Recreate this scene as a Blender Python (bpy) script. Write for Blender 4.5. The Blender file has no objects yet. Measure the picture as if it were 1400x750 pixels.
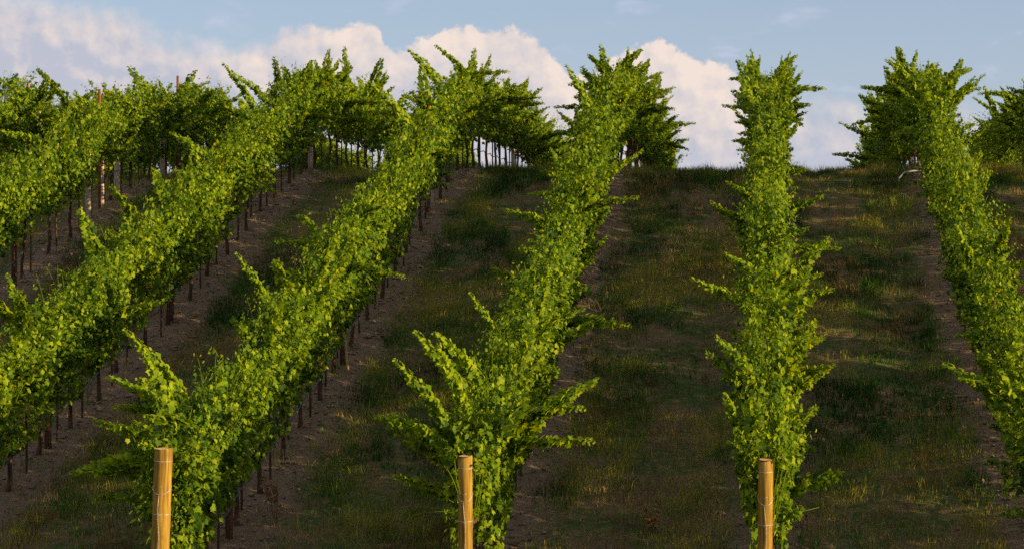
import bpy, math, random
import numpy as np

# ------------------------------------------------------------------ camera, sky, sun, exposure
scene = bpy.context.scene
COL = scene.collection
F = 3000.0                                   # focal length in pixels of a 1400 px wide frame
cam_d = bpy.data.cameras.new('camera')
cam_d.sensor_width = 36.0
cam_d.lens = 36.0 * F / 1400.0
cam_d.shift_x = -0.25
cam_d.clip_start = 0.1
cam_d.clip_end = 8000.0
cam = bpy.data.objects.new('camera', cam_d)
cam.location = (0, 0, 0)
cam.rotation_euler = (math.radians(90), 0, 0)
COL.objects.link(cam)
scene.camera = cam

SUN_AZ = 75.0                                # degrees from straight behind the camera, towards the right
SUN_EL = 11.0
SUN_STRENGTH = 5.0
SUN_COLOR = (1.0, 0.72, 0.34)
SKY_STRENGTH = 0.065
EXPOSURE = 1.15
CLOUD = 2.0 ** -EXPOSURE              # clouds are given by their look in the picture

sx = math.sin(math.radians(SUN_AZ)) * math.cos(math.radians(SUN_EL))
sy = -math.cos(math.radians(SUN_AZ)) * math.cos(math.radians(SUN_EL))
sz = math.sin(math.radians(SUN_EL))
from mathutils import Vector, Matrix
sun_d = bpy.data.lights.new('sun', 'SUN')
sun_d.energy = SUN_STRENGTH
sun_d.angle = math.radians(0.53)
sun_d.color = SUN_COLOR
sun = bpy.data.objects.new('sun', sun_d)
sun.rotation_euler = Vector((sx, sy, sz)).to_track_quat('Z', 'Y').to_euler()
sun.location = (30, -20, 20)
COL.objects.link(sun)

scene.view_settings.view_transform = 'Standard'
scene.view_settings.look = 'None'
scene.view_settings.exposure = EXPOSURE
scene.view_settings.gamma = 1.0
scene.view_settings.use_curve_mapping = False
scene.render.film_transparent = False
cy = scene.cycles
cy.max_bounces = 6
cy.diffuse_bounces = 3
cy.glossy_bounces = 2
cy.transmission_bounces = 4
cy.transparent_max_bounces = 4
cy.use_denoising = False
try:
    cy.denoiser = 'OPENIMAGEDENOISE'
    cy.denoising_input_passes = 'RGB_ALBEDO_NORMAL'
except Exception:
    pass
scene.render.filter_size = 1.35 if hasattr(scene.render, 'filter_size') else 1.5


class NT:
    """tiny helper for building node trees"""
    def __init__(self, tree):
        self.t = tree
        self.n = tree.nodes
        self.l = tree.links

    def node(self, kind, **kw):
        nd = self.n.new(kind)
        for k, v in kw.items():
            setattr(nd, k, v)
        return nd

    def put(self, sock, v):
        if hasattr(v, 'is_output') or isinstance(v, bpy.types.NodeSocket):
            self.l.new(v, sock)
        else:
            sock.default_value = v

    def math(self, op, a, b=None, c=None, clamp=False):
        nd = self.node('ShaderNodeMath', operation=op, use_clamp=clamp)
        self.put(nd.inputs[0], a)
        if b is not None:
            self.put(nd.inputs[1], b)
        if c is not None:
            self.put(nd.inputs[2], c)
        return nd.outputs[0]

    def smooth(self, v, lo, hi, o0=0.0, o1=1.0):
        nd = self.node('ShaderNodeMapRange', interpolation_type='SMOOTHSTEP')
        self.put(nd.inputs['Value'], v)
        self.put(nd.inputs['From Min'], lo)
        self.put(nd.inputs['From Max'], hi)
        self.put(nd.inputs['To Min'], o0)
        self.put(nd.inputs['To Max'], o1)
        return nd.outputs['Result']

    def linear(self, v, lo, hi, o0=0.0, o1=1.0):
        nd = self.node('ShaderNodeMapRange')
        self.put(nd.inputs['Value'], v)
        nd.inputs['From Min'].default_value = lo
        nd.inputs['From Max'].default_value = hi
        nd.inputs['To Min'].default_value = o0
        nd.inputs['To Max'].default_value = o1
        return nd.outputs['Result']

    def mix(self, f, a, b):
        nd = self.node('ShaderNodeMix', data_type='RGBA')
        self.put(nd.inputs['Factor'], f)
        self.put(nd.inputs['A'], a) if False else self.put(nd.inputs[6], a)
        self.put(nd.inputs[7], b)
        return nd.outputs[2]

    def noise(self, vec, scale, detail=4.0, rough=0.5, dist=0.0):
        nd = self.node('ShaderNodeTexNoise')
        if vec is not None:
            self.l.new(vec, nd.inputs['Vector'])
        nd.inputs['Scale'].default_value = scale
        nd.inputs['Detail'].default_value = detail
        nd.inputs['Roughness'].default_value = rough
        nd.inputs['Distortion'].default_value = dist
        return nd.outputs['Fac']

    def comb(self, x, y, z):
        nd = self.node('ShaderNodeCombineXYZ')
        self.put(nd.inputs[0], x)
        self.put(nd.inputs[1], y)
        self.put(nd.inputs[2], z)
        return nd.outputs[0]


def c4(c):
    return (c[0], c[1], c[2], 1.0)


def srgb(r, g, b):
    def f(v):
        v /= 255.0
        return v / 12.92 if v <= 0.04045 else ((v + 0.055) / 1.055) ** 2.4
    return (f(r), f(g), f(b), 1.0)


def build_world():
    w = bpy.data.worlds.new('World')
    scene.world = w
    w.use_nodes = True
    T = NT(w.node_tree)
    T.n.clear()
    out = T.node('ShaderNodeOutputWorld')
    sky = T.node('ShaderNodeTexSky', sky_type='NISHITA')
    sky.sun_disc = False
    sky.sun_elevation = math.radians(SUN_EL)
    sky.sun_rotation = math.atan2(sx, sy)
    sky.altitude = 300
    sky.air_density = 1.0
    sky.dust_density = 0.6
    sky.ozone_density = 3.0
    bg = T.node('ShaderNodeBackground')
    bg.inputs['Strength'].default_value = SKY_STRENGTH
    T.l.new(sky.outputs[0], bg.inputs['Color'])

    tc = T.node('ShaderNodeTexCoord')
    sep = T.node('ShaderNodeSeparateXYZ')
    T.l.new(tc.outputs['Generated'], sep.inputs[0])
    X, Y, Z = sep.outputs
    az = T.math('ARCTAN2', X, Y)
    el = T.math('ARCSINE', Z)

    # height of the cumulus bank's tops along the compass
    prof = [(-200, -50), (0, -30), (140, -2), (190, 12), (255, 40), (320, 46), (365, 36), (410, 31), (450, 44),
            (485, 24), (500, 20), (520, 38), (545, 64), (580, 54), (610, 42), (650, 35), (695, 36), (740, 58),
            (790, 96), (835, 78), (860, 62), (900, 52), (930, 68), (962, 76), (1000, 92), (1018, 112),
            (1060, 118), (1110, 122), (1160, 130), (1240, 148), (1300, 138), (1400, 150), (1600, 150)]
    A0, A1, E1 = -0.42, 0.20, 0.16
    fc = T.node('ShaderNodeFloatCurve')
    cur = fc.mapping.curves[0]
    pts = []
    for px, py in prof:
        a = math.atan((px - 1050) / F)
        e = math.atan((375 - py) / F * math.cos(a))
        pts.append(((a - A0) / (A1 - A0), e / E1))
    pts = [(0.0, pts[0][1])] + pts + [(1.0, pts[-1][1])]
    cur.points[0].location = pts[0]
    cur.points[1].location = pts[-1]
    for p in pts[1:-1]:
        cur.points.new(*p)
    for p in cur.points:
        p.handle_type = 'AUTO'
    fc.mapping.update()
    T.l.new(T.linear(az, A0, A1), fc.inputs['Value'])
    top = T.math('MULTIPLY', fc.outputs[0], E1)

    p = T.comb(az, el, 0.0)
    big = T.noise(p, 42.0, 7.0, 0.54, 0.08)
    offs = T.node('ShaderNodeVectorMath', operation='ADD')
    T.l.new(p, offs.inputs[0])
    offs.inputs[1].default_value = (0.0035, 0.0035, 0.0)
    big2 = T.noise(offs.outputs[0], 42.0, 7.0, 0.54, 0.08)
    fine = T.noise(p, 140.0, 5.0, 0.6, 0.2)
    d = T.math('ADD', T.math('MULTIPLY', T.math('SUBTRACT', big, 0.5), 0.020),
               T.math('MULTIPLY', T.math('SUBTRACT', fine, 0.5), 0.012))
    depth = T.math('SUBTRACT', T.math('ADD', top, d), el)           # > 0 inside the bank
    right = T.smooth(az, -0.022, 0.012)
    left = T.smooth(az, -0.17, -0.27)
    soft = T.math('ADD', 0.0034, T.math('MULTIPLY', T.math('ADD', right, left), 0.014))
    mask = T.smooth(depth, 0.0, soft)
    mask = T.math('MULTIPLY', mask, T.math('SUBTRACT', 1.0, T.math('MULTIPLY', right, 0.15)))
    # towards the horizon the bank thins out to hazy lavender blue
    relief = T.math('MULTIPLY', T.math('SUBTRACT', big, big2), 3.2)
    rim = T.smooth(depth, 0.040, 0.0)
    patch = T.noise(p, 16.0, 5.0, 0.6, 0.6)
    lit = T.math('ADD', T.math('ADD', 0.05, relief), T.math('MULTIPLY', rim, 0.55))
    lit = T.math('ADD', lit, T.math('MULTIPLY', T.math('SUBTRACT', patch, 0.5), 1.3))
    lit = T.math('ADD', lit, T.math('MULTIPLY', T.smooth(az, -0.12, -0.04), 0.25))
    lit = T.math('SUBTRACT', lit, T.math('MULTIPLY', right, 0.45))
    lit = T.math('SUBTRACT', lit, T.math('MULTIPLY', left, 0.22))
    lit = T.math('ADD', lit, 0.15, clamp=True)
    colr = T.mix(lit, srgb(190, 193, 208), srgb(243, 226, 215))
    low = T.smooth(el, 0.062, 0.040)
    colr = T.mix(T.math('MULTIPLY', low, 0.75), colr, srgb(203, 205, 218))
    cbg = T.node('ShaderNodeBackground')
    T.l.new(colr, cbg.inputs['Color'])
    cbg.inputs['Strength'].default_value = CLOUD
    # thin wisps above the bank
    st = T.node('ShaderNodeVectorMath', operation='MULTIPLY')
    T.l.new(p, st.inputs[0])
    st.inputs[1].default_value = (1.0, 2.6, 1.0)
    w1 = T.noise(st.outputs[0], 26.0, 6.0, 0.55, 0.3)
    wisp = T.math('ADD', T.math('MULTIPLY', T.smooth(w1, 0.56, 0.74), 0.35), T.smooth(el, 0.16, 0.03, 0.38, 0.58))
    wbg = T.node('ShaderNodeBackground')
    wbg.inputs['Color'].default_value = srgb(200, 204, 228)
    wbg.inputs['Strength'].default_value = CLOUD
    m1 = T.node('ShaderNodeMixShader')
    T.l.new(wisp, m1.inputs[0])
    T.l.new(bg.outputs[0], m1.inputs[1])
    T.l.new(wbg.outputs[0], m1.inputs[2])
    m2 = T.node('ShaderNodeMixShader')
    T.l.new(mask, m2.inputs[0])
    T.l.new(m1.outputs[0], m2.inputs[1])
    T.l.new(cbg.outputs[0], m2.inputs[2])
    # unseen broken cloud added over the upper dome to lift the ambient light
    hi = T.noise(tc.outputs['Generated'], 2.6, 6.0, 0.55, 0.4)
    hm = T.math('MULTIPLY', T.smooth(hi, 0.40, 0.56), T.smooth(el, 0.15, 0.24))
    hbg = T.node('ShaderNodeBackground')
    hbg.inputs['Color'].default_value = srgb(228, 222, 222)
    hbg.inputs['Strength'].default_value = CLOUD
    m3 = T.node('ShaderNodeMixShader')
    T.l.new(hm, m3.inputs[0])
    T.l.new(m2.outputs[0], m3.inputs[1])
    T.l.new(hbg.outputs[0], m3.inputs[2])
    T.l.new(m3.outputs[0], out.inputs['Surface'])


build_world()

# ------------------------------------------------------------------ helpers
def mesh_from(name, V, faces_flat, counts, mat, tint=None, smooth=True):
    """V (n,3); faces_flat flat loop indices; counts loops per face"""
    me = bpy.data.meshes.new(name)
    V = np.asarray(V, dtype=np.float32)
    faces_flat = np.asarray(faces_flat, dtype=np.int32)
    counts = np.asarray(counts, dtype=np.int32)
    me.vertices.add(len(V))
    me.vertices.foreach_set('co', V.ravel())
    me.loops.add(len(faces_flat))
    me.loops.foreach_set('vertex_index', faces_flat)
    me.polygons.add(len(counts))
    starts = np.zeros(len(counts), dtype=np.int32)
    starts[1:] = np.cumsum(counts)[:-1]
    me.polygons.foreach_set('loop_start', starts)
    me.polygons.foreach_set('loop_total', counts)
    me.update(calc_edges=True)
    if smooth:
        me.polygons.foreach_set('use_smooth', np.ones(len(counts), dtype=bool))
    if tint is not None:
        at = me.attributes.new('tint', 'FLOAT', 'POINT')
        at.data.foreach_set('value', np.asarray(tint, dtype=np.float32))
    me.materials.append(mat)
    me.validate()
    return me


class MB:
    """collects pieces for ONE mesh"""
    def __init__(self):
        self.V, self.F, self.C, self.T = [], [], [], []
        self.n = 0

    def add(self, V, faces, tint=0.5):
        V = np.asarray(V, dtype=float).reshape(-1, 3)
        for f in faces:
            self.F.extend([i + self.n for i in f])
            self.C.append(len(f))
        self.V.append(V)
        self.T.append(np.full(len(V), tint) if np.isscalar(tint) else np.asarray(tint))
        self.n += len(V)

    def add_flat(self, V, flat, counts, tint):
        self.V.append(V)
        self.F.extend((np.asarray(flat) + self.n).tolist())
        self.C.extend(np.asarray(counts).tolist())
        self.T.append(tint)
        self.n += len(V)

    def tube(self, pts, radii, seg=8, caps=True, tint=0.5, rough=0.0, rng=None):
        pts = [Vector(p) for p in pts]
        n = len(pts)
        if np.isscalar(radii):
            radii = [radii] * n
        V = []
        ref = None
        for i in range(n):
            t = (pts[min(i + 1, n - 1)] - pts[max(i - 1, 0)]).normalized()
            if ref is None:
                ref = Vector((1, 0, 0)) if abs(t.x) < 0.8 else Vector((0, 1, 0))
            a = (ref - t * ref.dot(t)).normalized()
            ref = a
            b = t.cross(a)
            for k in range(seg):
                an = 2 * math.pi * k / seg
                r = radii[i] * (1 + (rng.uniform(-rough, rough) if rng is not None else 0))
                V.append(pts[i] + (a * math.cos(an) + b * math.sin(an)) * r)
        fs = []
        for i in range(n - 1):
            for k in range(seg):
                k2 = (k + 1) % seg
                fs.append((i * seg + k, i * seg + k2, (i + 1) * seg + k2, (i + 1) * seg + k))
        if caps:
            fs.append(tuple(range(seg - 1, -1, -1)))
            fs.append(tuple((n - 1) * seg + k for k in range(seg)))
        self.add([tuple(v) for v in V], fs, tint)

    def mesh(self, name, mat, smooth=True):
        return mesh_from(name, np.concatenate(self.V), self.F, self.C, mat, np.concatenate(self.T), smooth)


def link(name, data, parent=None):
    o = bpy.data.objects.new(name, data)
    COL.objects.link(o)
    if parent is not None:
        o.parent = parent
    return o


def tag(o, label=None, cat=None, group=None, kind=None):
    if label:
        o['label'] = label
    if cat:
        o['category'] = cat
    if group:
        o['group'] = group
    if kind:
        o['kind'] = kind
    return o


# ------------------------------------------------------------------ value noise for the terrain and scatter
_nr = np.random.default_rng(5)
_grid = _nr.random((256, 256))


def vnoise(x, y):
    x = np.asarray(x, dtype=float)
    y = np.asarray(y, dtype=float)
    xi = np.floor(x).astype(int)
    yi = np.floor(y).astype(int)
    fx = x - xi
    fy = y - yi
    fx = fx * fx * (3 - 2 * fx)
    fy = fy * fy * (3 - 2 * fy)
    a = _grid[xi % 256, yi % 256]
    b = _grid[(xi + 1) % 256, yi % 256]
    c = _grid[xi % 256, (yi + 1) % 256]
    d = _grid[(xi + 1) % 256, (yi + 1) % 256]
    return (a * (1 - fx) + b * fx) * (1 - fy) + (c * (1 - fx) + d * fx) * fy


def fbm(x, y, o=4):
    s, a, t = 0.0, 0.5, 0.0
    for k in range(o):
        s = s + a * vnoise(x * 2 ** k + 17.3 * k, y * 2 ** k + 9.1 * k)
        t += a
        a *= 0.5
    return s / t


_PY = np.array([-4000, -60, -8, 0, 4, 9, 13, 16.5, 20.3, 24, 27.6, 30, 32.5, 34.5, 36.5, 38.0, 39.2, 40.5, 42, 46, 50, 56, 62, 75, 100, 200, 6000.0])
_PZ = np.array([-12, -4, -1.72, -1.68, -2.7, -4.2, -4.75, -4.3, -3.42, -2.53, -1.64, -0.96, -0.24, 0.38, 1.02, 1.44, 1.69, 1.86, 1.94, 1.98, 1.93, 1.75, 1.45, 0.2, -4, -18, -26.0])
_yy = np.arange(-60, 200, 0.1)
_zz = np.interp(_yy, _PY, _PZ)
_k = np.hanning(23)
_k /= _k.sum()
_zs = np.convolve(np.pad(_zz, 11, mode='edge'), _k, mode='valid')
ROW_SP = 2.8
ROWS = [5.6, 2.8, 0.0, -2.8, -5.6, -8.4, -11.2, -14.0, -16.8, -19.6]


def g0(y):
    y = np.asarray(y, dtype=float)
    return np.where((y > -55) & (y < 195), np.interp(y, _yy, _zs), np.interp(y, _PY, _PZ))


def ground(x, y):
    x = np.asarray(x, dtype=float)
    y = np.asarray(y, dtype=float)
    near = np.clip((70 - np.hypot(x, y - 20)) / 20, 0, 1)
    dx = np.abs(((x + ROW_SP / 2) % ROW_SP) - ROW_SP / 2)              # distance to the nearest row line
    berm = 0.09 * np.exp(-(dx / 0.42) ** 2) * ((y > 18) & (y < 70))
    tracks = -0.03 * np.exp(-((dx - 0.85) / 0.16) ** 2) * ((y > 18) & (y < 70))
    n = 0.16 * (fbm(x * 0.45, y * 0.45, 3) - 0.5) + 0.07 * (fbm(x * 2.1 + 40, y * 2.1, 3) - 0.5)
    n = n + 0.07 * (fbm(x * 5.3 + 11, y * 5.3 + 70, 2) - 0.5) * np.exp(-(dx / 0.6) ** 2)
    tilt = -0.024 * np.clip(-x - 6.5, 0, 20) * np.clip((y - 30) / 10, 0, 1)
    return g0(y) + (berm + tracks + n + tilt) * near


def slope_at(y):
    return float((g0(y + 0.6) - g0(y - 0.6)) / 1.2)


# ------------------------------------------------------------------ materials
def new_mat(name):
    m = bpy.data.materials.new(name)
    m.use_nodes = True
    T = NT(m.node_tree)
    T.n.clear()
    out = T.node('ShaderNodeOutputMaterial')
    return m, T, out


def leaf_material(name, dark, mid, light, yellow, trans_k=0.42):
    m, T, out = new_mat(name)
    at = T.node('ShaderNodeAttribute', attribute_name='tint')
    oi = T.node('ShaderNodeObjectInfo')
    t = T.math('ADD', at.outputs['Fac'], T.math('MULTIPLY', T.math('SUBTRACT', oi.outputs['Random'], 0.5), 0.16))
    geo = T.node('ShaderNodeNewGeometry')
    nz = T.noise(geo.outputs['Position'], 38.0, 2.0, 0.5)
    t = T.math('ADD', t, T.math('MULTIPLY', T.math('SUBTRACT', nz, 0.5), 0.22))
    ramp = T.node('ShaderNodeValToRGB')
    T.l.new(t, ramp.inputs[0])
    e = ramp.color_ramp.elements
    e[0].position = 0.05
    e[0].color = c4(dark)
    e[1].position = 0.5
    e[1].color = c4(mid)
    a = e.new(0.86)
    a.color = c4(light)
    pb = T.node('ShaderNodeBsdfPrincipled')
    # underside of the blades is paler and duller
    leafc = T.mix(T.math('GREATER_THAN', at.outputs['Fac'], 1.05), ramp.outputs[0], c4(yellow))
    under = T.mix(geo.outputs['Backfacing'], leafc, T.mix(0.35, leafc, c4((0.09, 0.14, 0.03))))
    T.l.new(under, pb.inputs['Base Color'])
    pb.inputs['Roughness'].default_value = 0.55
    pb.inputs['Specular IOR Level'].default_value = 0.10
    tr = T.node('ShaderNodeBsdfTranslucent')
    hs = T.node('ShaderNodeHueSaturation')
    hs.inputs['Hue'].default_value = 0.485
    hs.inputs['Saturation'].default_value = 1.1
    hs.inputs['Value'].default_value = 1.9
    T.l.new(leafc, hs.inputs['Color'])
    T.l.new(hs.outputs[0], tr.inputs['Color'])
    mx = T.node('ShaderNodeMixShader')
    mx.inputs[0].default_value = trans_k
    T.l.new(pb.outputs[0], mx.inputs[1])
    T.l.new(tr.outputs[0], mx.inputs[2])
    bp = T.node('ShaderNodeBump')
    bp.inputs['Strength'].default_value = 0.25
    bp.inputs['Distance'].default_value = 0.01
    T.l.new(T.noise(geo.outputs['Position'], 90.0, 2.0, 0.5), bp.inputs['Height'])
    T.l.new(bp.outputs[0], pb.inputs['Normal'])
    T.l.new(mx.outputs[0], out.inputs['Surface'])
    return m


def wood_material(name, base, dark, pale, scale=(30, 30, 2.2), rough=0.75, spec=0.3):
    m, T, out = new_mat(name)
    tc = T.node('ShaderNodeTexCoord')
    mp = T.node('ShaderNodeMapping')
    mp.inputs['Scale'].default_value = scale
    T.l.new(tc.outputs['Object'], mp.inputs[0])
    n1 = T.noise(mp.outputs[0], 1.0, 6.0, 0.6, 0.4)
    n2 = T.noise(tc.outputs['Object'], 5.0, 4.0, 0.6)
    ramp = T.node('ShaderNodeValToRGB')
    T.l.new(n1, ramp.inputs[0])
    e = ramp.color_ramp.elements
    e[0].position = 0.32
    e[0].color = c4(dark)
    e[1].position = 0.68
    e[1].color = c4(pale)
    k = e.new(0.5)
    k.color = c4(base)
    col = T.mix(T.smooth(n2, 0.5, 0.75, 0.0, 0.55), ramp.outputs[0], c4(dark))
    pb = T.node('ShaderNodeBsdfPrincipled')
    T.l.new(col, pb.inputs['Base Color'])
    pb.inputs['Roughness'].default_value = rough
    pb.inputs['Specular IOR Level'].default_value = spec
    bp = T.node('ShaderNodeBump')
    bp.inputs['Strength'].default_value = 0.6
    bp.inputs['Distance'].default_value = 0.006
    T.l.new(n1, bp.inputs['Height'])
    T.l.new(bp.outputs[0], pb.inputs['Normal'])
    T.l.new(pb.outputs[0], out.inputs['Surface'])
    return m


def plain_material(name, a, b, scale, rough=0.6, metal=0.0):
    m, T, out = new_mat(name)
    tc = T.node('ShaderNodeTexCoord')
    col = T.mix(T.smooth(T.noise(tc.outputs['Object'], scale, 5.0, 0.6), 0.35, 0.65), c4(a), c4(b))
    pb = T.node('ShaderNodeBsdfPrincipled')
    T.l.new(col, pb.inputs['Base Color'])
    pb.inputs['Roughness'].default_value = rough
    pb.inputs['Metallic'].default_value = metal
    T.l.new(pb.outputs[0], out.inputs['Surface'])
    return m


def ground_material():
    m, T, out = new_mat('vineyard soil')
    geo = T.node('ShaderNodeNewGeometry')
    P = geo.outputs['Position']
    sep = T.node('ShaderNodeSeparateXYZ')
    T.l.new(P, sep.inputs[0])
    # distance to the nearest vine row (rows stand every 2.8 m)
    fx = T.math('DIVIDE', sep.outputs[0], ROW_SP)
    fr = T.math('ABSOLUTE', T.math('SUBTRACT', fx, T.math('ROUND', fx)))
    wob = T.math('MULTIPLY', T.math('SUBTRACT', T.noise(P, 1.6, 4.0, 0.6), 0.5), 0.28)
    strip = T.smooth(T.math('ADD', fr, wob), 0.20, 0.09)
    n1 = T.noise(P, 1.3, 6.0, 0.65, 0.4)
    n2 = T.noise(P, 9.0, 6.0, 0.7, 0.3)
    n3 = T.noise(P, 45.0, 5.0, 0.7)
    mp = T.node('ShaderNodeMapping')
    mp.inputs['Scale'].default_value = (30, 9, 9)
    mp.inputs['Rotation'].default_value = (0, 0, 0.5)
    T.l.new(P, mp.inputs[0])
    straw = T.noise(mp.outputs[0], 1.0, 5.0, 0.75, 1.2)
    soil = T.mix(n2, c4((0.095, 0.066, 0.042)), c4((0.25, 0.185, 0.125)))
    soil = T.mix(T.smooth(straw, 0.55, 0.72), soil, c4((0.30, 0.225, 0.13)))
    turf = T.mix(T.smooth(n1, 0.43, 0.57), c4((0.13, 0.098, 0.048)), c4((0.048, 0.085, 0.020)))
    turf = T.mix(T.smooth(n2, 0.45, 0.75), turf, c4((0.20, 0.15, 0.08)))
    col = T.mix(strip, turf, soil)
    col = T.mix(T.smooth(n3, 0.5, 0.8, 0.0, 0.5), col, c4((0.05, 0.04, 0.025)))
    pb = T.node('ShaderNodeBsdfPrincipled')
    T.l.new(col, pb.inputs['Base Color'])
    pb.inputs['Roughness'].default_value = 0.95
    pb.inputs['Specular IOR Level'].default_value = 0.1
    bp = T.node('ShaderNodeBump')
    bp.inputs['Strength'].default_value = 0.9
    bp.inputs['Distance'].default_value = 0.05
    T.l.new(T.math('ADD', T.math('ADD', n2, T.math('MULTIPLY', n3, 0.5)), T.math('MULTIPLY', straw, 0.4)), bp.inputs['Height'])
    T.l.new(bp.outputs[0], pb.inputs['Normal'])
    T.l.new(pb.outputs[0], out.inputs['Surface'])
    return m


def blade_material(name, cols, trans_k=0.3):
    m, T, out = new_mat(name)
    at = T.node('ShaderNodeAttribute', attribute_name='tint')
    ramp = T.node('ShaderNodeValToRGB')
    T.l.new(at.outputs['Fac'], ramp.inputs[0])
    e = ramp.color_ramp.elements
    e[0].position = 0.0
    e[0].color = c4(cols[0])
    e[1].position = 1.0
    e[1].color = c4(cols[-1])
    for i, c in enumerate(cols[1:-1]):
        k = e.new((i + 1) / (len(cols) - 1))
        k.color = c4(c)
    df = T.node('ShaderNodeBsdfDiffuse')
    T.l.new(ramp.outputs[0], df.inputs[0])
    tr = T.node('ShaderNodeBsdfTranslucent')
    T.l.new(ramp.outputs[0], tr.inputs[0])
    mx = T.node('ShaderNodeMixShader')
    mx.inputs[0].default_value = trans_k
    T.l.new(df.outputs[0], mx.inputs[1])
    T.l.new(tr.outputs[0], mx.inputs[2])
    T.l.new(mx.outputs[0], out.inputs['Surface'])
    return m


M_LEAF = leaf_material('vine leaf', (0.018, 0.052, 0.005), (0.096, 0.172, 0.005), (0.235, 0.300, 0.009), (0.30, 0.20, 0.02))
M_BARK = wood_material('vine bark', (0.060, 0.036, 0.022), (0.022, 0.013, 0.009), (0.12, 0.075, 0.048), (60, 60, 6), 0.9, 0.1)
M_POST = wood_material('treated pine post', (0.22, 0.135, 0.022), (0.095, 0.056, 0.014), (0.31, 0.205, 0.046), (42, 42, 2.6), 0.7, 0.12)
M_POSTEND = wood_material('sawn post end', (0.45, 0.30, 0.14), (0.28, 0.18, 0.08), (0.58, 0.42, 0.22), (40, 40, 40), 0.8, 0.2)
M_OLDPOST = wood_material('weathered grey post', (0.46, 0.38, 0.29), (0.26, 0.20, 0.15), (0.58, 0.50, 0.40), (45, 45, 3), 0.85, 0.1)
M_DARKPOST = wood_material('dark stained post', (0.085, 0.045, 0.026), (0.04, 0.022, 0.014), (0.15, 0.085, 0.05), (45, 45, 3), 0.85, 0.1)
M_RUST = plain_material('rusty steel', (0.13, 0.042, 0.013), (0.24, 0.085, 0.022), 40.0, 0.85)
M_STAKE = plain_material('dull rusted stake', (0.045, 0.024, 0.016), (0.11, 0.052, 0.028), 40.0, 0.85)
M_WIRE = plain_material('galvanised wire', (0.30, 0.28, 0.25), (0.48, 0.46, 0.43), 60.0, 0.5, 0.5)
M_HOSE = plain_material('black drip hose', (0.03, 0.03, 0.032), (0.07, 0.068, 0.065), 8.0, 0.5)
M_PIPE = plain_material('sun bleached pipe', (0.42, 0.41, 0.40), (0.58, 0.56, 0.54), 8.0, 0.5)
M_STICK = wood_material('bleached stick', (0.42, 0.28, 0.15), (0.26, 0.16, 0.08), (0.52, 0.38, 0.22), (50, 50, 4), 0.8, 0.2)
M_GRASS = blade_material('green grass', [(0.012, 0.042, 0.010), (0.038, 0.105, 0.018), (0.13, 0.20, 0.025), (0.34, 0.30, 0.06)])
M_DRY = blade_material('dry grass', [(0.085, 0.052, 0.022), (0.22, 0.145, 0.058), (0.44, 0.32, 0.14)])
M_WEED = blade_material('weed leaf', [(0.022, 0.046, 0.012), (0.05, 0.085, 0.02), (0.085, 0.115, 0.03)])
M_SEED = blade_material('dry weed head', [(0.13, 0.07, 0.03), (0.25, 0.14, 0.06), (0.34, 0.22, 0.11)])

# ------------------------------------------------------------------ ground sheet
def axis_coords(lo, hi, step, far):
    c = list(np.arange(lo, hi + 1e-6, step))
    s, a = step, hi
    out = []
    while a < far:
        s *= 1.3
        a += s
        out.append(a)
    neg = []
    s, a = step, lo
    while a > -far:
        s *= 1.3
        a -= s
        neg.append(a)
    return np.array(neg[::-1] + c + out)


def build_ground():
    xs = axis_coords(-24, 11, 0.10, 4000)
    ys = axis_coords(19, 56, 0.10, 4000)
    Xg, Yg = np.meshgrid(xs, ys, indexing='ij')
    Zg = ground(Xg, Yg)
    V = np.stack([Xg, Yg, Zg], -1).reshape(-1, 3)
    nx, ny = len(xs), len(ys)
    i = np.arange(nx - 1)[:, None] * ny + np.arange(ny - 1)[None, :]
    Fq = np.stack([i, i + ny, i + ny + 1, i + 1], -1).reshape(-1, 4)
    me = mesh_from('ground', V, Fq.ravel(), np.full(len(Fq), 4), ground_material())
    tag(link('ground', me), kind='structure')


build_ground()

# ------------------------------------------------------------------ leaves
_half = [(0.0, 0.04), (0.20, -0.12), (0.46, 0.06), (0.37, 0.20), (0.55, 0.46), (0.28, 0.57), (0.0, 1.0)]
_bd = _half + [(-x, y) for x, y in _half[-2:0:-1]]
_LV = np.array([(0.0, 0.34)] + _bd)
_nb = len(_bd)
_LF = np.array([(0, 1 + k, 1 + (k + 1) % _nb) for k in range(_nb)])
_LV3 = np.column_stack([_LV[:, 0], _LV[:, 1], 0.05 - 0.45 * _LV[:, 0] ** 2 - 0.18 * (_LV[:, 1] - 0.3) ** 2])
_LV3[0, 2] = 0.06


def unit(a):
    return a / np.maximum(np.linalg.norm(a, axis=1, keepdims=True), 1e-9)


def leaves(P, N, T, S, tint, rng):
    """lobed leaf blades at P, blade normal N, tip direction T, length S"""
    n = len(P)
    N = unit(N)
    T = unit(T - N * np.sum(T * N, 1, keepdims=True))
    B = np.cross(T, N)
    shp = np.repeat(_LV3[None], n, 0).copy()
    curl = rng.uniform(0.3, 2.2, (n, 1))
    shp[:, :, 2] *= curl
    shp[:, :, 0] *= rng.uniform(0.85, 1.2, (n, 1))
    shp[:, 1:, :2] += rng.normal(0, 0.025, (n, _nb, 2))
    shp[:, 1:, 2] += rng.normal(0, 0.03, (n, _nb))
    V = P[:, None, :] + S[:, None, None] * (shp[:, :, :1] * B[:, None] + shp[:, :, 1:2] * T[:, None] + shp[:, :, 2:] * N[:, None])
    nv = len(_LV3)
    Fi = (_LF[None] + (np.arange(n) * nv)[:, None, None]).reshape(-1)
    t = np.repeat(tint, nv)
    return V.reshape(-1, 3), Fi, np.full(n * len(_LF), 3), t


def tints(n, rng, lift=0.0):
    t = np.clip(rng.normal(0.44 + lift, 0.27, n), 0.0, 0.86)
    t[rng.random(n) < 0.0010] = 1.4
    return t


VINE_SP = 1.1


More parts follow.
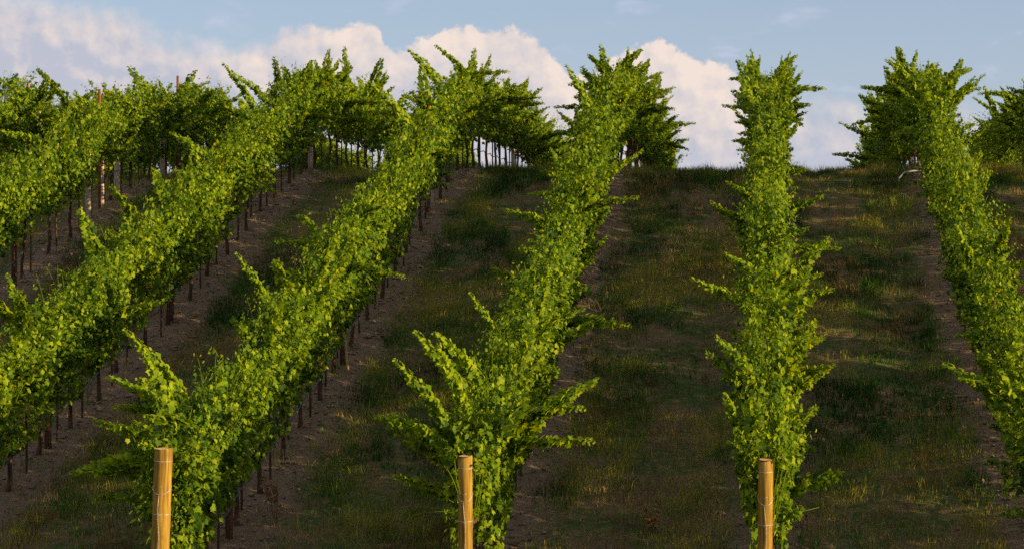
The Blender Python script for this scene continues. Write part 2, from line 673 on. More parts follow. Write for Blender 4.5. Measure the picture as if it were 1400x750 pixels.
def half_width(z):
    return np.interp(z, [0.28, 0.44, 0.70, 1.05, 1.35, 1.65, 1.95, 2.15, 2.3], [0.06, 0.14, 0.22, 0.28, 0.30, 0.25, 0.14, 0.06, 0.01])


def foliage_mesh(name, seed, slope, n_shoot=46, n_fill=1600, curtain=0, skirt=None):
    rng = np.random.default_rng(seed)
    P, N, T, S, C = [], [], [], [], []
    stems = MB()
    L = VINE_SP
    # vertical shoots rising from the cordon
    for k in range(n_shoot):
        side = 1 if rng.random() < 0.5 else -1
        p = np.array([side * rng.uniform(-0.03, 0.07), rng.uniform(-L / 2 - 0.12, L / 2 + 0.12), rng.uniform(0.86, 1.0)])
        d = np.array([side * rng.normal(0.07, 0.15), rng.normal(0, 0.16), 1.0])
        ln = (0.45 + 0.75 * float(fbm(p[1] * 2.2 + seed * 4.3, seed * 1.7, 2)) + rng.uniform(-0.1, 0.1)) * (1.18 if rng.random() < 0.15 else 1.0)
        steps = int(ln / 0.035)
        pts = [p.copy()]
        for s in range(steps):
            f = s / steps
            d = d + np.array([side * 0.008, 0, -0.025 * f]) + rng.normal(0, 0.035, 3)
            d /= np.linalg.norm(d)
            p = p + d * 0.035
            pts.append(p.copy())
            ang = (s % 2) * math.pi + rng.normal(0, 0.7)
            pet = np.array([math.cos(ang), math.sin(ang) * 0.8, rng.uniform(-0.1, 0.5)]) * rng.uniform(0.03, 0.085)
            q = p + pet
            out = np.array([q[0] * 2.2, 0, 0])
            P.append(q)
            N.append(out * 0.9 + np.array([0, -0.12, 0.62]) + rng.normal(0, 0.55, 3))
            T.append(pet * 6 + np.array([np.sign(q[0]) * 0.35, 0, -0.75]) + rng.normal(0, 0.3, 3))
            S.append((0.066 - 0.032 * f ** 2.5) * rng.uniform(0.65, 1.25))
            C.append(0.10 * f ** 2)
        stems.tube([tuple(a) for a in pts[::3] + [pts[-1]]], 0.0035, 3, False, 0.6)
    # leaves filling the hedge out to its uneven surface
    z = rng.uniform(0.32, 1.84, n_fill)
    y = rng.uniform(-L / 2 - 0.18, L / 2 + 0.18, n_fill)
    sd = np.where(rng.random(n_fill) < 0.5, 1.0, -1.0)
    lump = 0.15 + 1.65 * fbm(y * 2.6 + seed * 3.7 + sd * 11, z * 2.8 + seed * 1.3, 2)
    w = half_width(z) * lump
    x = sd * w * np.sqrt(rng.uniform(0.0, 1.0, n_fill))
    low = (skirt if skirt is not None else 0.29 if slope > 0.05 else 0.55) + 0.42 * fbm(y * 2.3 + seed * 5.1, seed * 2.2 + 0 * y, 2)
    keep = z > low
    for i in np.where(keep)[0]:
        P.append(np.array([x[i], y[i], z[i]]))
        N.append(np.array([sd[i] * 0.95, -0.12, 0.5]) + rng.normal(0, 0.7, 3))
        T.append(np.array([sd[i] * 0.35, 0, -0.85]) + rng.normal(0, 0.35, 3))
        S.append(rng.uniform(0.040, 0.082))
        C.append(-0.04)
    # bushy spurs that break up the hedge's surface
    for k in range(9):
        side = 1 if k % 2 else -1
        z0 = rng.uniform(0.75, 1.75)
        p = np.array([side * float(half_width(z0)) * 0.6, rng.uniform(-L / 2, L / 2), z0])
        d = np.array([side * rng.uniform(0.35, 1.0), rng.normal(0, 0.45), rng.uniform(0.0, 0.9) + (0.6 if z0 > 1.45 else 0)])
        d /= np.linalg.norm(d)
        ln = rng.uniform(0.22, 0.48)
        m = int(ln / 0.02)
        pts = [p.copy()]
        for q in range(m):
            f = q / m
            d = d + rng.normal(0, 0.05, 3) + np.array([0, 0, -0.012])
            d /= np.linalg.norm(d)
            p = p + d * 0.02
            pts.append(p.copy())
            for r in range(4):
                off = unit(rng.normal(0, 1, (1, 3)))[0] * rng.uniform(0.02, 0.095) * (1 - 0.55 * f)
                P.append(p + off)
                N.append(off * 8 + np.array([side * 0.3, -0.1, 0.5]) + rng.normal(0, 0.4, 3))
                T.append(d * 0.5 + np.array([0, 0, -0.6]) + rng.normal(0, 0.4, 3))
                S.append(rng.uniform(0.042, 0.078) * (1 - 0.3 * f))
                C.append(0.06 * f)
        stems.tube([tuple(a) for a in pts[::4] + [pts[-1]]], 0.0035, 3, False, 0.6)
    # hanging curtain of shoots at the row's end
    for k in range(curtain):
        p = np.array([rng.uniform(-0.24, 0.26), rng.uniform(-0.38, 0.1), rng.uniform(1.2, 1.7)])
        d = np.array([rng.normal(0, 0.25), rng.normal(0.0, 0.15), rng.uniform(-0.2, 0.3)])
        ln = rng.uniform(0.45, 0.95)
        pts = [p.copy()]
        for s in range(int(ln / 0.05)):
            d = d + np.array([0, 0, -0.16]) + rng.normal(0, 0.05, 3)
            d /= np.linalg.norm(d)
            p = p + d * 0.05
            if abs(p[0]) > 0.27 or p[1] < -0.33:
                break
            pts.append(p.copy())
            P.append(p + rng.normal(0, 0.03, 3))
            N.append(np.array([rng.normal(0.3, 0.5), -0.8, 0.35]) + rng.normal(0, 0.25, 3))
            T.append(np.array([0, -0.1, -1.0]) + rng.normal(0, 0.35, 3))
            S.append(rng.uniform(0.045, 0.08))
            C.append(0.05)
        if len(pts) > 3:
            stems.tube([tuple(a) for a in pts[::3] + [pts[-1]]], 0.003, 3, False, 0.6)
    P, N, T, S, C = np.array(P), np.array(N), np.array(T), np.array(S), np.array(C)
    if not curtain:                                                 # pockets where the hedge is thin and its dark inside shows
        hole = fbm(P[:, 1] * 3.4 + seed * 2.9 + np.sign(P[:, 0]) * 5.3, P[:, 2] * 3.6 + seed * 0.7, 2)
        k = rng.random(len(P)) < np.clip((hole - 0.30) / 0.14, 0.12, 1)
        k |= np.abs(P[:, 0]) > 0.36
        P, N, T, S, C = P[k], N[k], T[k], S[k], C[k]
    else:
        k = np.abs(P[:, 0]) < np.where(P[:, 2] < 1.25, 0.33, 0.6)
        P, N, T, S, C = P[k], N[k], T[k], S[k], C[k]
    if curtain and seed != 302:                                     # keep the end post's own spot free
        k = (P[:, 1] > -0.36) | (P[:, 2] > 1.62)
        P, N, T, S, C = P[k], N[k], T[k], S[k], C[k]
    elif curtain:                                                   # a post half wrapped by leaves
        k = (P[:, 1] > -0.40) | (P[:, 2] > 1.5) | ((np.abs(P[:, 0] + 0.03) > 0.085) & (P[:, 1] > -0.8))
        P, N, T, S, C = P[k], N[k], T[k], S[k], C[k]
    n = len(P)
    V, Fi, Cn, t = leaves(P, N, T, S, np.clip(tints(n, rng) + C, 0, 1.4), rng)
    stems.add_flat(V, Fi, Cn, t)
    Vall = np.concatenate(stems.V)
    Vall[:, 2] += Vall[:, 1] * slope
    return mesh_from(name, Vall, stems.F, stems.C, M_LEAF, np.concatenate(stems.T))


def shoot_mesh(name, seed, length, droop):
    """one long side shoot growing along +x from the origin"""
    rng = np.random.default_rng(seed)
    p = np.zeros(3)
    d = np.array([1.0, 0, 0.35])
    st = MB()
    P, N, T, S, C = [], [], [], [], []
    step = 0.021
    n = int(length / step)
    pts = [p.copy()]
    for s in range(n):
        f = s / n
        d = d + np.array([0, 0, -droop * step * (1.2 - f * 1.5)]) + rng.normal(0, 0.032, 3)
        d /= np.linalg.norm(d)
        p = p + d * step
        pts.append(p.copy())
        side = 1 if s % 2 else -1
        for rep in range(4 if f < 0.4 else 3):
            pet = np.array([rng.uniform(-0.02, 0.02), side * rng.uniform(0.0, 0.075), rng.uniform(-0.06, 0.06)]) * (1 - 0.6 * f)
            P.append(p + pet)
            N.append(np.array([-0.25, side * 0.35, 0.9]) + rng.normal(0, 0.42, 3))
            T.append(np.array([0.45, side * 0.6, -0.55]) + rng.normal(0, 0.35, 3))
            S.append((0.064 * (1 - f ** 4) + 0.022) * rng.uniform(0.75, 1.15))
            C.append(0.04 + 0.16 * f)
    st.tube([tuple(a) for a in pts[::2] + [pts[-1]]], list(np.linspace(0.0045, 0.0015, len(pts[::2]) + 1)), 4, True, 0.65)
    P = np.array(P)
    V, Fi, Cn, t = leaves(P, np.array(N), np.array(T), np.array(S), np.clip(tints(len(P), rng) + np.array(C), 0, 1.0), rng)
    st.add_flat(V, Fi, Cn, t)
    return st.mesh(name, M_LEAF)


def trunk_mesh(name, seed, slope):
    rng = np.random.default_rng(seed)
    b = MB()
    pts, rad = [], []
    ox = oy = 0.0
    for i in range(9):
        z = -0.12 + i * 0.125
        ox += rng.normal(0, 0.012)
        oy += rng.normal(0, 0.014)
        pts.append((ox, oy, z))
        rad.append(0.026 - 0.0009 * i + (0.008 if i < 2 else 0) + rng.uniform(-0.003, 0.004))
    b.tube(pts, rad, 8, True, 0.5, 0.18, rng)
    for s in (-1, 1):
        arm, ra = [], []
        for i in range(7):
            f = i / 6
            y = oy + s * f * 0.56
            arm.append((ox * (1 - f) + rng.normal(0, 0.008), y, 0.86 + 0.06 * math.sin(f * 1.6) + y * slope + rng.normal(0, 0.006)))
            ra.append(0.026 - 0.010 * f)
        b.tube(arm, ra, 6, True, 0.5, 0.15, rng)
    return b.mesh(name, M_BARK)


SLOPES = {'steep': 0.30, 'gentle': 0.24, 'brow': 0.14, 'flat': 0.0}
FOLIAGE = {k: [foliage_mesh('vine foliage', 100 + 20 * i + j, s) for j in range(nv)]
           for i, (k, s, nv) in enumerate([('steep', 0.30, 12), ('gentle', 0.24, 12), ('brow', 0.14, 6), ('flat', 0.0, 10)])}
FOLIAGE['raised'] = [foliage_mesh('vine foliage', 260 + j, 0.29, skirt=0.56) for j in range(8)]
FOLIAGE['skirted'] = [foliage_mesh('vine foliage', 240 + j, 0.0, skirt=0.12) for j in range(6)]
END_FOLIAGE = [foliage_mesh('end vine foliage', 300 + j, 0.24, 42, 1350, 34) for j in range(3)]
TRUNKS = {k: [trunk_mesh('vine trunk', 400 + 20 * i + j, s) for j in range(4)] for i, (k, s) in enumerate(SLOPES.items())}
SHOOTS = [shoot_mesh('vine shoot', 500 + j, ln, dr) for j, (ln, dr) in enumerate(
    [(0.55, 1.0), (0.65, 0.6), (0.75, 1.3), (0.85, 0.7), (0.95, 1.1), (1.05, 0.8), (0.7, -0.3), (0.8, 0.2)])]


def stake_mesh(seed):
    rng = np.random.default_rng(seed)
    b = MB()
    lx, ly = rng.normal(0, 0.02, 2)
    b.tube([(0, 0, -0.2), (lx * 0.5, ly * 0.5, 0.7), (lx, ly, 1.5)], 0.0135, 6)
    return b.mesh('stake', M_STAKE)


STAKES = [stake_mesh(600 + j) for j in range(4)]

# ------------------------------------------------------------------ vines, row by row
ORD = ['', 'first', 'second', 'third', 'fourth', 'fifth', 'sixth', 'seventh', 'eighth', 'ninth', 'tenth', 'eleventh', 'twelfth',
       'thirteenth', 'fourteenth', 'fifteenth', 'sixteenth', 'seventeenth', 'eighteenth', 'nineteenth', 'twentieth',
       'twenty-first', 'twenty-second', 'twenty-third', 'twenty-fourth', 'twenty-fifth', 'twenty-sixth', 'twenty-seventh', 'twenty-eighth', 'twenty-ninth', 'thirtieth']
# row x : (name of the row in labels, first y, last y)
ROWINFO = {
    8.4: ('row beyond the right edge', 25.3, 47),
    5.6: ('row at the right edge', 20.9, 61),
    2.8: ('row right of the right end post', 20.9, 61),
    0.0: ("right end post's row", 20.9, 58),
    -2.8: ("middle end post's row", 20.9, 60),
    -5.6: ("left end post's row", 20.9, 62),
    -8.4: ('first row left of left end post', 22.0, 62),
    -11.2: ('second row left of left end post', 29.7, 62),
    -14.0: ('third row left of left end post', 37.4, 60),
    -16.8: ('fourth row left of left end post', 45.1, 60),
    -19.6: ('fifth row left of left end post', 52.8, 62),
}
BROW_Y = 40.0
rr = random.Random(11)

# long shoots that stand out in the photograph: (row, y) -> list of (x, dy, z, yaw, pitch, shoot index, scale)
PI = math.pi
EXTRA = {
    (-5.6, 0): [(0.16, -0.45, 1.80, PI + 0.95, -0.1, 0, 0.85), (0.04, -0.5, 1.55, PI + 1.0, -0.1, 0, 0.75), (0.0, -0.5, 1.2, PI + 1.0, -0.2, 0, 0.7), (0.10, -0.45, 1.45, -1.1, -0.1, 0, 0.7), (-0.2, 0, 1.55, PI - 0.2, 0.15, 3, 0.9), (-0.2, -0.1, 1.35, PI, 0.1, 4, 0.9), (-0.15, 0, 1.2, PI + 0.2, 0.0, 5, 0.85),
                (-0.2, 0.1, 1.0, PI, 0.0, 2, 0.9), (-0.2, 0.3, 1.7, PI - 0.3, 0.8, 4, 0.9), (-0.1, 0.2, 1.75, PI, 1.0, 3, 0.9)],
    (-5.6, 1): [(-0.2, 0, 1.6, PI, 0.8, 5, 0.95), (-0.2, 0.2, 1.4, PI, 0.4, 4, 0.9)],
    (-2.8, 0): [(0.2, 0.2, 1.45, 0.1, 0.55, 5, 1.1), (0.2, 0.0, 1.35, -0.1, 0.45, 4, 1.05), (0.15, 0.1, 1.6, 0.2, 0.5, 4, 1.0),
                (-0.2, 0.1, 1.55, PI, 0.85, 5, 0.95), (-0.2, 0, 1.4, PI - 0.2, 0.65, 4, 1.0), (-0.2, 0.2, 1.25, PI, 0.45, 3, 1.0),
                (-0.1, 0.3, 1.7, PI, 1.05, 3, 1.0), (-0.2, 0, 1.0, PI, 0.3, 2, 0.9)],
    (-2.8, 1): [(-0.2, 0.0, 1.6, PI, 0.9, 5, 0.9), (0.2, 0.1, 1.4, 0.0, 0.4, 5, 0.95), (-0.1, 0.2, 1.7, PI, 1.1, 4, 0.9)],
    (0.0, 0): [(-0.2, 0.2, 1.5, PI, 0.9, 0, 1.0), (0.15, 0.2, 1.1, 0.0, 0.1, 0, 1.0)],
    (0.0, 2): [(-0.2, 0, 1.45, PI, 0.75, 2, 0.9), (0.2, 0.1, 1.4, 0.3, 0.5, 1, 0.9)],
    (0.0, 5): [(-0.2, 0, 1.5, PI, 0.3, 3, 0.9), (0.2, 0, 1.5, 0.0, 0.2, 2, 0.9)],
}


def place_shoot(parent, x, y, z, yaw, pitch, idx, sc):
    s = link('shoot', SHOOTS[idx], parent)
    s.location = (x, y, z)
    s.rotation_euler = (rr.uniform(-0.5, 0.5), -pitch, yaw)
    s.scale = (sc, sc, sc)
    return s


vine_no = 0
for rx, (rname, y0, y1) in ROWINFO.items():
    ys = []
    y = y0
    while y <= y1:
        ys.append(y)
        y += VINE_SP
    n_past = 0
    below = [q for q in ys if q < BROW_Y]
    for i, vy in enumerate(ys):
        sl = slope_at(vy)
        key = 'steep' if sl > 0.27 else 'gentle' if sl > 0.19 else 'brow' if sl > 0.07 else 'flat'
        if vy < BROW_Y:
            if i < len(below) / 2:
                where = f'{ORD[i + 1]} vine from the bottom, {rname}'
            else:
                where = f'{ORD[len(below) - i]} vine below the brow, {rname}'
        else:
            n_past += 1
            where = f'{ORD[n_past]} vine past the brow, {rname}'
        vx = rx + rr.gauss(0, 0.025)
        yy = vy + rr.gauss(0, 0.04)
        gz = float(ground(vx, yy))
        v = link('grapevine', None)
        v.location = (vx, yy, gz)
        tag(v, 'leafy ' + where, 'grapevine', 'grapevines in the trellised rows')
        t = link('trunk', TRUNKS[key][rr.randrange(4)], v)
        end = i == 0 and rx in (0.0, -2.8, -5.6, 2.8)
        fm = END_FOLIAGE[int(round(-rx / ROW_SP)) % 3] if end else rr.choice(FOLIAGE['skirted' if key == 'flat' and rx > -1 else 'raised' if key == 'steep' and (rx < -10 or (vy > 33.5 and rx < -4)) else key])
        f = link('foliage', fm, v)
        f.scale = (rr.choice((-1, 1)) * rr.uniform(0.74, 0.98), (rr.uniform(0.42, 0.62) if rx > 5 and 27 < vy < 45 else rr.choice((1.0, 1.0, 0.85, 0.72)) if rx > -1 else 1.0), rr.uniform(0.88, 1.03) * (0.93 + 0.10 * math.sin(vy * 1.15 + rx) if rx < -10 and vy > 37 else 1.0))
        if end:
            f.scale.x = abs(f.scale.x)
        ns = rr.choice((0, 1, 1, 2, 3, 4)) + (0 if rx < -10 else rr.choice((2, 3, 4)) if 36 < vy < 52 else 0)
        for k in range(ns):
            side = rr.choice((-1, 1))
            z = rr.uniform(0.9, 1.7)
            up = rr.uniform(0.1, 0.9) if z > 1.4 else rr.uniform(-0.1, 0.5)
            if rr.random() < 0.3:
                z = rr.uniform(1.5, 1.72)
                up = rr.uniform(0.5, 1.2)
            up = min(up, 0.5) if rx < -10 and vy > 37 else up
            yaw = rr.gauss(0, 0.7) + (0 if side > 0 else math.pi)
            z = z * (0.84 if rx < -10 and vy > 37 else 1.0)
            x = side * float(half_width(z)) * 0.6
            py = rr.uniform(-0.5, 0.5)
            place_shoot(v, x, py, z + py * sl, yaw, up, rr.randrange(8), rr.uniform(0.6, 1.05))
        for (x, dy, z, yaw, pitch, idx, sc) in EXTRA.get((rx, i), []):
            place_shoot(v, x, dy, z, yaw, pitch, idx, sc)
        # its stake
        sxp = vx + rr.gauss(0.0, 0.03)
        syp = yy + rr.uniform(0.38, 0.62)
        s = link('vine_stake', STAKES[vine_no % 4])
        s.location = (sxp, syp, float(ground(sxp, syp)))
        tag(s, 'rusty stake at ' + where, 'stake', 'thin steel stakes along the vine rows')
        vine_no += 1

# ------------------------------------------------------------------ end posts with their wires
def end_post(x, y, r, h, lean_x, lean_y, label):
    rng = np.random.default_rng(int(abs(x) * 10) + 3)
    root = link('end_post', None)
    root.location = (x, y, float(ground(x, y)))
    root.rotation_euler = (lean_y, lean_x, 0)
    tag(root, label, 'wooden post', 'wooden end posts at the foot of the rows')
    b = MB()
    zs = [-0.5] + list(np.linspace(0.0, h - 0.012, 14)) + [h]
    pts = [(rng.normal(0, 0.0015), rng.normal(0, 0.0015), z) for z in zs]
    rads = [r * (1.03 - 0.05 * max(z, 0) / h) for z in zs]
    rads[-1] = rads[-2] - 0.004
    b.tube(pts, rads, 28, False, 0.5)
    link('shaft', b.mesh('post shaft', M_POST), root)
    e = MB()
    n = 28
    V = [(pts[-1][0] + rads[-1] * 0.999 * math.cos(2 * math.pi * k / n), pts[-1][1] + rads[-1] * 0.999 * math.sin(2 * math.pi * k / n), h) for k in range(n)] + [(pts[-1][0], pts[-1][1], h + 0.002)]
    e.add(V, [(k, (k + 1) % n, n) for k in range(n)])
    link('sawn_top', e.mesh('post top', M_POSTEND), root)

    def rad_at(z):
        return r * (1.03 - 0.05 * max(z, 0) / h)

    for z, sag in ((h - 0.11, 0.0), (h - 0.34, 0.075), (h - 0.60, 0.0), (h - 1.05, 0.0)):
        w = MB()
        rr_ = rad_at(z) + 0.003
        ring = []
        for k in range(31):
            a = math.radians(-200 + k * 220 / 30)
            drop = sag * max(0.0, math.cos(a + math.pi / 2)) ** 1.0
            ring.append((rr_ * math.cos(a), rr_ * math.sin(a), z - drop))
        if sag == 0.0:
            ring = [q for q in ring if q[1] < rr_ * 0.2]
        w.tube(ring, 0.0026, 5)
        link('wire_loop', w.mesh('wire loop', M_WIRE), root)
        s = MB()
        s.tube([(-0.014, -rad_at(z) - 0.002, z - 0.012), (-0.014, -rad_at(z) - 0.009, z - 0.006), (0.016, -rad_at(z) - 0.009, z + 0.002), (0.016, -rad_at(z) - 0.002, z + 0.004)], 0.0028, 5)
        link('staple', s.mesh('staple', M_WIRE), root)
    w = MB()
    w.tube([(0.012 * math.sin(z * 9), -rad_at(z) - 0.006, z) for z in np.linspace(0.05, h - 0.42, 12)], 0.0022, 5)
    link('tie_wire', w.mesh('tie wire', M_WIRE), root)
    return root


end_post(-5.64, 20.25, 0.082, 1.76, 0.05, 0.05, 'leftmost wooden end post, half wrapped in leaves and leaning slightly right')
end_post(-2.8, 20.3, 0.066, 1.595, 0.01, 0.07, 'middle wooden end post with bright leaf curtain on its right')
end_post(-0.03, 20.3, 0.068, 1.575, 0.005, 0.08, 'rightmost wooden end post, bare and upright below a narrow vine row')

# ------------------------------------------------------------------ line posts and tall steel posts standing in the rows
def round_post(name, x, y, r, h, mat, label, cat, group, seed, lean=0.0):
    rng = np.random.default_rng(seed)
    b = MB()
    b.tube([(0, 0, -0.3), (0, 0, h * 0.4), (lean * h * 0.5, 0, h * 0.75), (lean * h, rng.normal(0, 0.01), h)], [r, r, r * 0.98, r * 0.95], 14)
    o = link(name, b.mesh(name, mat))
    o.location = (x, y, float(ground(x, y)))
    tag(o, label, cat, group)
    return o


PALE = [(-11.15, 36.0, 'pale weathered line post, lowest of the three pale posts at left'),
        (-11.2, 36.9, 'pale weathered line post between two similar pale posts at left'),
        (-11.2, 37.75, 'pale weathered line post, highest of the three pale posts at left'),
        (-11.15, 40.4, 'pale line post under dark leaves near the brow, second row left'),
        (-8.4, 40.3, 'pale line post at the brow in the first row left of the left end post'),
        (-5.6, 36.5, "pale line post just below the brow in the left end post's row"),
        (-5.6, 48.2, "pale line post past the brow in the left end post's row"),
        (-13.95, 42.0, 'pale line post at the brow in the third row left')]
for k, (x, y, lb) in enumerate(PALE):
    round_post('line_post', x, y, 0.045, 1.35, M_OLDPOST, lb, 'wooden post', 'pale line posts in the rows', 700 + k)
DARKP = [(-8.4, 25.6, 'dark line post low in the first row left of the left end post'),
         (-8.4, 30.9, 'dark line post midway up the first row left of the left end post'),
         (-11.2, 32.6, 'dark line post low in the second row left of the left end post'),
         (-5.6, 22.8, "dark line post low in the left end post's row"),
         (-5.6, 28.9, "dark line post midway up the left end post's row"),
         (-2.8, 27.4, "dark line post hidden in leaves of the middle end post's row")]
for k, (x, y, lb) in enumerate(DARKP):
    round_post('line_post', x, y, 0.04, 1.3, M_DARKPOST, lb, 'wooden post', 'dark line posts in the rows', 730 + k)


def steel_post(x, y, h, label):
    b = MB()
    w, t = 0.045, 0.008
    for (x0, x1, y0, y1) in ((-w / 2, w / 2, -t / 2, t / 2), (-t / 2, t / 2, t / 2, w * 0.8)):
        V = [(a, c, z) for z in (-0.3, h) for (a, c) in ((x0, y0), (x1, y0), (x1, y1), (x0, y1))]
        b.add(V, [(0, 1, 5, 4), (1, 2, 6, 5), (2, 3, 7, 6), (3, 0, 4, 7), (4, 5, 6, 7), (3, 2, 1, 0)])
    o = link('steel_post', b.mesh('steel post', M_RUST, False))
    o.location = (x, y, float(ground(x, y)))
    tag(o, label, 'steel post', 'rusty steel posts rising through the canopy')


def at(px, Y):
    return (px - 1050) / F * Y


def top_for(x, y, py):
    return (375 - py) / F * y - float(ground(x, y))


for px, row, ptop, lb in ((10, -14.0, 146, 'rusty steel post at the far left edge of the canopy tops'),
                          (38, -14.0, 112, 'rusty steel post second from the left edge against the sky'),
                          (136, -11.2, 122, 'bright orange rusty steel post in front of dark leaves, upper left'),
                          (190, -14.0, 108, 'rusty steel post in the leafy dip between two tall clumps, upper left'),
                          (243, -11.2, 104, 'rusty steel post inside the second leafy clump from the left')):
    y = row * F / (px - 1050)
    steel_post(row, y, top_for(row, y, ptop), lb)

# ------------------------------------------------------------------ drip hoses, pipe, stick
def drip(rx, name):
    y0, y1 = ROWINFO[rx][1], ROWINFO[rx][2]
    rng = np.random.default_rng(int(rx * 10) + 900)
    b = MB()
    pts = []
    y = y0 - 0.5
    while y < y1:
        f = ((y - y0) / VINE_SP) % 1.0
        pts.append((rx + 0.03 + rng.normal(0, 0.006), y, float(g0(y)) + 0.47 - 0.05 * math.sin(math.pi * f) + rng.normal(0, 0.004)))
        y += VINE_SP / 4
    b.tube(pts, 0.009, 6)
    o = link('drip_hose', b.mesh('drip hose', M_HOSE))
    tag(o, 'thin black drip hose strung along ' + ('the ' + name), 'hose', 'drip hoses strung along the rows')


for rx in ROWS:
    drip(rx, ROWINFO[rx][0])

b = MB()
yp = 38.6
pp = []
for px, dz in ((1226, -0.1), (1230, 0.10), (1237, 0.19), (1248, 0.215), (1260, 0.22), (1266, 0.17), (1272, 0.08), (1278, -0.02), (1282, -0.12)):
    x = at(px, yp)
    pp.append((x, yp + 0.02 * len(pp), float(g0(yp)) + 0.04 + dz))
b.tube(pp, 0.014, 8)
tag(link('irrigation_pipe', b.mesh('irrigation pipe', M_PIPE)), 'pale bent pipe arching over bare soil under the vines at the brow', 'pipe')

b = MB()
yst = 28.6
xs_ = at(463, yst)
gz = float(ground(xs_, yst))
b.tube([(0.05, 0, -0.1), (0.02, 0, 0.25), (-0.03, 0.02, 0.62)], [0.02, 0.019, 0.017], 6)
o = link('leaning_stick', b.mesh('leaning stick', M_STICK))
o.location = (xs_ + 0.08, yst, gz)
tag(o, "pale wooden stick leaning out of the soil beside the left end post's row", 'stick')

# ------------------------------------------------------------------ grass and weeds
def blades(name, n, seed, mat, h_rng, w_rng, dens, lean, tint_fn, area=(-20, 9, 20.0, 44.0), clump=0.0):
    rng = np.random.default_rng(seed)
    if clump > 0:
        m = n // 9
        cx = rng.uniform(area[0], area[1], m)
        cyy = rng.uniform(area[2], area[3], m)
        k = rng.random(m) < dens(cx, cyy)
        cx, cyy = cx[k], cyy[k]
        x = np.repeat(cx, 9) + rng.normal(0, clump, len(cx) * 9)
        y = np.repeat(cyy, 9) + rng.normal(0, clump, len(cx) * 9)
        hs = np.repeat(rng.uniform(0.6, 1.25, len(cx)) * np.clip(0.4 + 2.4 * (fbm(cx * 1.9 + seed, cyy * 1.6, 3) - 0.25), 0.5, 1.7), 9)
    else:
        x = rng.uniform(area[0], area[1], n)
        y = rng.uniform(area[2], area[3], n)
        k = rng.random(n) < dens(x, y)
        x, y = x[k], y[k]
        hs = np.ones(len(x))
    n = len(x)
    z = ground(x, y) - 0.01
    a = rng.uniform(0, 2 * math.pi, n)
    h = rng.uniform(*h_rng, n) * hs
    w = rng.uniform(*w_rng, n)
    fa = rng.uniform(0, 2 * math.pi, n)
    bx, by = np.cos(fa) * w / 2, np.sin(fa) * w / 2
    ln = np.abs(rng.normal(0, lean, n)) * h
    lx, ly = np.cos(a) * ln, np.sin(a) * ln
    V = np.zeros((n, 5, 3))
    V[:, 0] = np.stack([x - bx, y - by, z], 1)
    V[:, 1] = np.stack([x + bx, y + by, z], 1)
    V[:, 2] = np.stack([x + bx * 0.8 + lx * 0.35, y + by * 0.8 + ly * 0.35, z + h * 0.55], 1)
    V[:, 3] = np.stack([x - bx * 0.8 + lx * 0.35, y - by * 0.8 + ly * 0.35, z + h * 0.55], 1)
    V[:, 4] = np.stack([x + lx, y + ly, z + h], 1)
    base = (np.arange(n) * 5)[:, None]
    Fi = (base + np.array([[0, 1, 2, 3, 3, 2, 4]])).ravel()
    C = np.tile([4, 3], n)
    t = np.repeat(np.clip(tint_fn(x, y) + rng.normal(0, 0.16, n), 0, 1), 5)
    me = mesh_from(name, V.reshape(-1, 3), Fi, C, mat, t, False)
    return link(name.replace(' ', '_'), me)


def aisle(x):
    return np.abs(((x + ROW_SP / 2) % ROW_SP) - ROW_SP / 2)


def inview(x, y):
    u = x / y
    return (u > -0.42) & (u < 0.24)


def green_d(x, y):
    a = aisle(x)
    p = np.clip((fbm(x * 0.95 + 3, y * 0.30 + 8, 3) - 0.40) / 0.12, 0.16, 1)
    cover = np.clip((a - 0.22) / 0.35, 0.06, 1)
    ridge = ((y > 39.2) & (y < 44)) * 0.5
    return np.clip(p * cover + ridge * np.clip(cover, 0.3, 1), 0, 1) * inview(x, y)


def dry_d(x, y):
    a = aisle(x)
    p = np.clip((fbm(x * 1.1 + 53, y * 0.36 + 18, 3) - 0.46) / 0.12, 0.22, 1)
    return np.clip(p * np.clip((a - 0.25) / 0.3, 0.12, 1), 0, 1) * inview(x, y)


def straw_d(x, y):
    a = aisle(x)
    return np.clip((0.75 - a) / 0.3, 0.06, 1) * np.clip((fbm(x * 1.1 + 5, y * 0.9 + 77, 3) - 0.38) / 0.2, 0.1, 1) * inview(x, y)


gr = blades('grass', 1000000, 1001, M_GRASS, (0.04, 0.16), (0.004, 0.009), green_d, 0.5,
            lambda x, y: np.clip(0.5 + 2.2 * (fbm(x * 1.1 + 9, y * 0.9 + 4, 3) - 0.5), 0.05, 0.95), clump=0.045)
tag(gr, 'dark green tufts of grass growing patchily in the aisles', 'grass', kind='stuff')
dr = blades('dry_grass', 560000, 1002, M_DRY, (0.04, 0.15), (0.003, 0.007), dry_d, 0.7,
            lambda x, y: np.clip(0.5 + 2.0 * (fbm(x * 1.4 + 29, y * 1.0 + 14, 3) - 0.5), 0.05, 0.95), clump=0.05)
tag(dr, 'straw coloured dead grass standing thinly in the aisles', 'dry grass', kind='stuff')
stw = blades('straw_litter', 130000, 1003, M_DRY, (0.015, 0.06), (0.006, 0.018), straw_d, 3.5,
             lambda x, y: 0.2 + 0.5 * fbm(x * 3 + 2, y * 3 + 4, 2))
tag(stw, 'straw and dead leaf litter on bare soil under the vine rows', 'litter', kind='stuff')


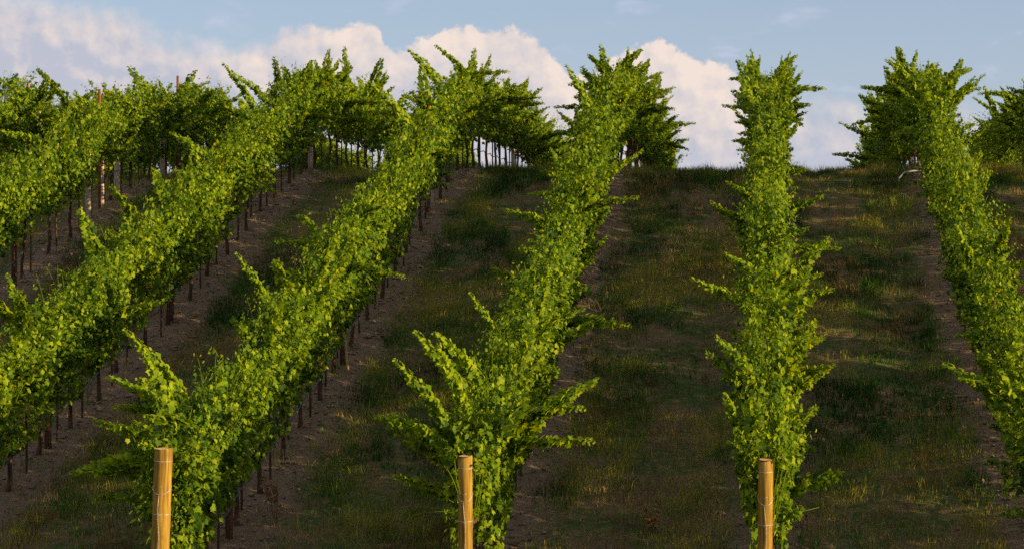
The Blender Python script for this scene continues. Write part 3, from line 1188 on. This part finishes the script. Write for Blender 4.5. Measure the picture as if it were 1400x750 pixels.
def clods(n, seed):
    rng = np.random.default_rng(seed)
    x = rng.uniform(-17, 6, n)
    y = rng.uniform(21, 42, n)
    a = aisle(x)
    k = (rng.random(n) < np.clip((0.62 - a) / 0.4, 0.02, 1)) & inview(x, y)
    x, y = x[k], y[k]
    n = len(x)
    base = np.array([(1, 0, 0), (0, 1, 0), (-1, 0, 0), (0, -1, 0), (0, 0, 1), (0, 0, -1), (0.6, 0.6, 0.5), (-0.6, 0.5, 0.5), (-0.5, -0.6, 0.5), (0.6, -0.5, 0.5)], float)
    tri = [(4, 6, 7), (4, 7, 8), (4, 8, 9), (4, 9, 6), (0, 1, 6), (1, 7, 6), (1, 2, 7), (2, 8, 7), (2, 3, 8), (3, 9, 8), (3, 0, 9), (0, 6, 9),
           (1, 0, 5), (2, 1, 5), (3, 2, 5), (0, 3, 5)]
    r = rng.uniform(0.010, 0.045, n) * rng.uniform(0.5, 1.0, n)
    V = base[None] * r[:, None, None] * rng.uniform(0.65, 1.3, (n, 10, 3)) * np.array([1, 1, 0.7])
    V += np.stack([x, y, ground(x, y) + r * 0.25], 1)[:, None]
    Fi = (np.array(tri)[None] + (np.arange(n) * 10)[:, None, None]).ravel()
    me = mesh_from('soil clods', V.reshape(-1, 3), Fi, np.full(n * len(tri), 3), M_CLOD, None, False)
    tag(link('soil_clods', me), 'small crumbled soil clods along the bare strips under the vines', 'soil', kind='stuff')


M_CLOD = plain_material('soil clod', (0.10, 0.07, 0.045), (0.22, 0.16, 0.105), 3.0, 0.95)
clods(26000, 77)


def weed_plant(x, y, h, seed, label, dry=False):
    rng = np.random.default_rng(seed)
    root = link('dry_weed' if dry else 'weed', None)
    root.location = (x, y, float(ground(x, y)))
    tag(root, label, 'weed')
    s, f = MB(), []
    P, N, T, S = [], [], [], []
    for k in range(5 if dry else 9):
        p = np.array([rng.normal(0, 0.03), rng.normal(0, 0.03), -0.03])
        d = np.array([rng.normal(0, 0.22), rng.normal(0, 0.22), 1.0])
        hh = h * rng.uniform(0.55, 1.0)
        pts = [p.copy()]
        n = 10
        for i in range(n):
            d = d + rng.normal(0, 0.05, 3)
            d /= np.linalg.norm(d)
            p = p + d * hh / n
            pts.append(p.copy())
            if dry and i < n * 0.45:
                continue
            for q in range(5 if dry else 3):
                P.append(p + rng.normal(0, 0.018 if dry else 0.03, 3))
                N.append(rng.normal(0, 1, 3) + np.array([0, 0, 0.4]))
                T.append(rng.normal(0, 1, 3))
                S.append(rng.uniform(0.018, 0.04) if dry else rng.uniform(0.04, 0.09))
        s.tube([tuple(a) for a in pts[::2]], 0.004, 4, True, 0.3)
    link('stem', s.mesh('weed stem', M_SEED if dry else M_WEED), root)
    P = np.array(P)
    V, Fi, C, t = leaves(P, np.array(N), np.array(T), np.array(S), rng.uniform(0, 1, len(P)), rng)
    me = mesh_from('weed heads' if dry else 'weed leaves', V, Fi, C, M_SEED if dry else M_WEED, t)
    link('seed_heads' if dry else 'foliage', me, root)  # on dry weeds these are the seed heads, shaped from small blades


weed_plant(at(375, 23.3), 23.3, 0.62, 1, 'tall dry rust coloured weed by the foot of the left row', True)
weed_plant(at(1090, 25.2), 25.2, 0.55, 2, 'dry tan weed beside the right end post among leaves', True)
weed_plant(at(1095, 23.2), 23.2, 0.35, 3, 'low dry weed in golden light right of the right end post', True)
weed_plant(at(890, 23.2), 23.2, 0.3, 4, 'low dry weed between the middle and right end posts', True)
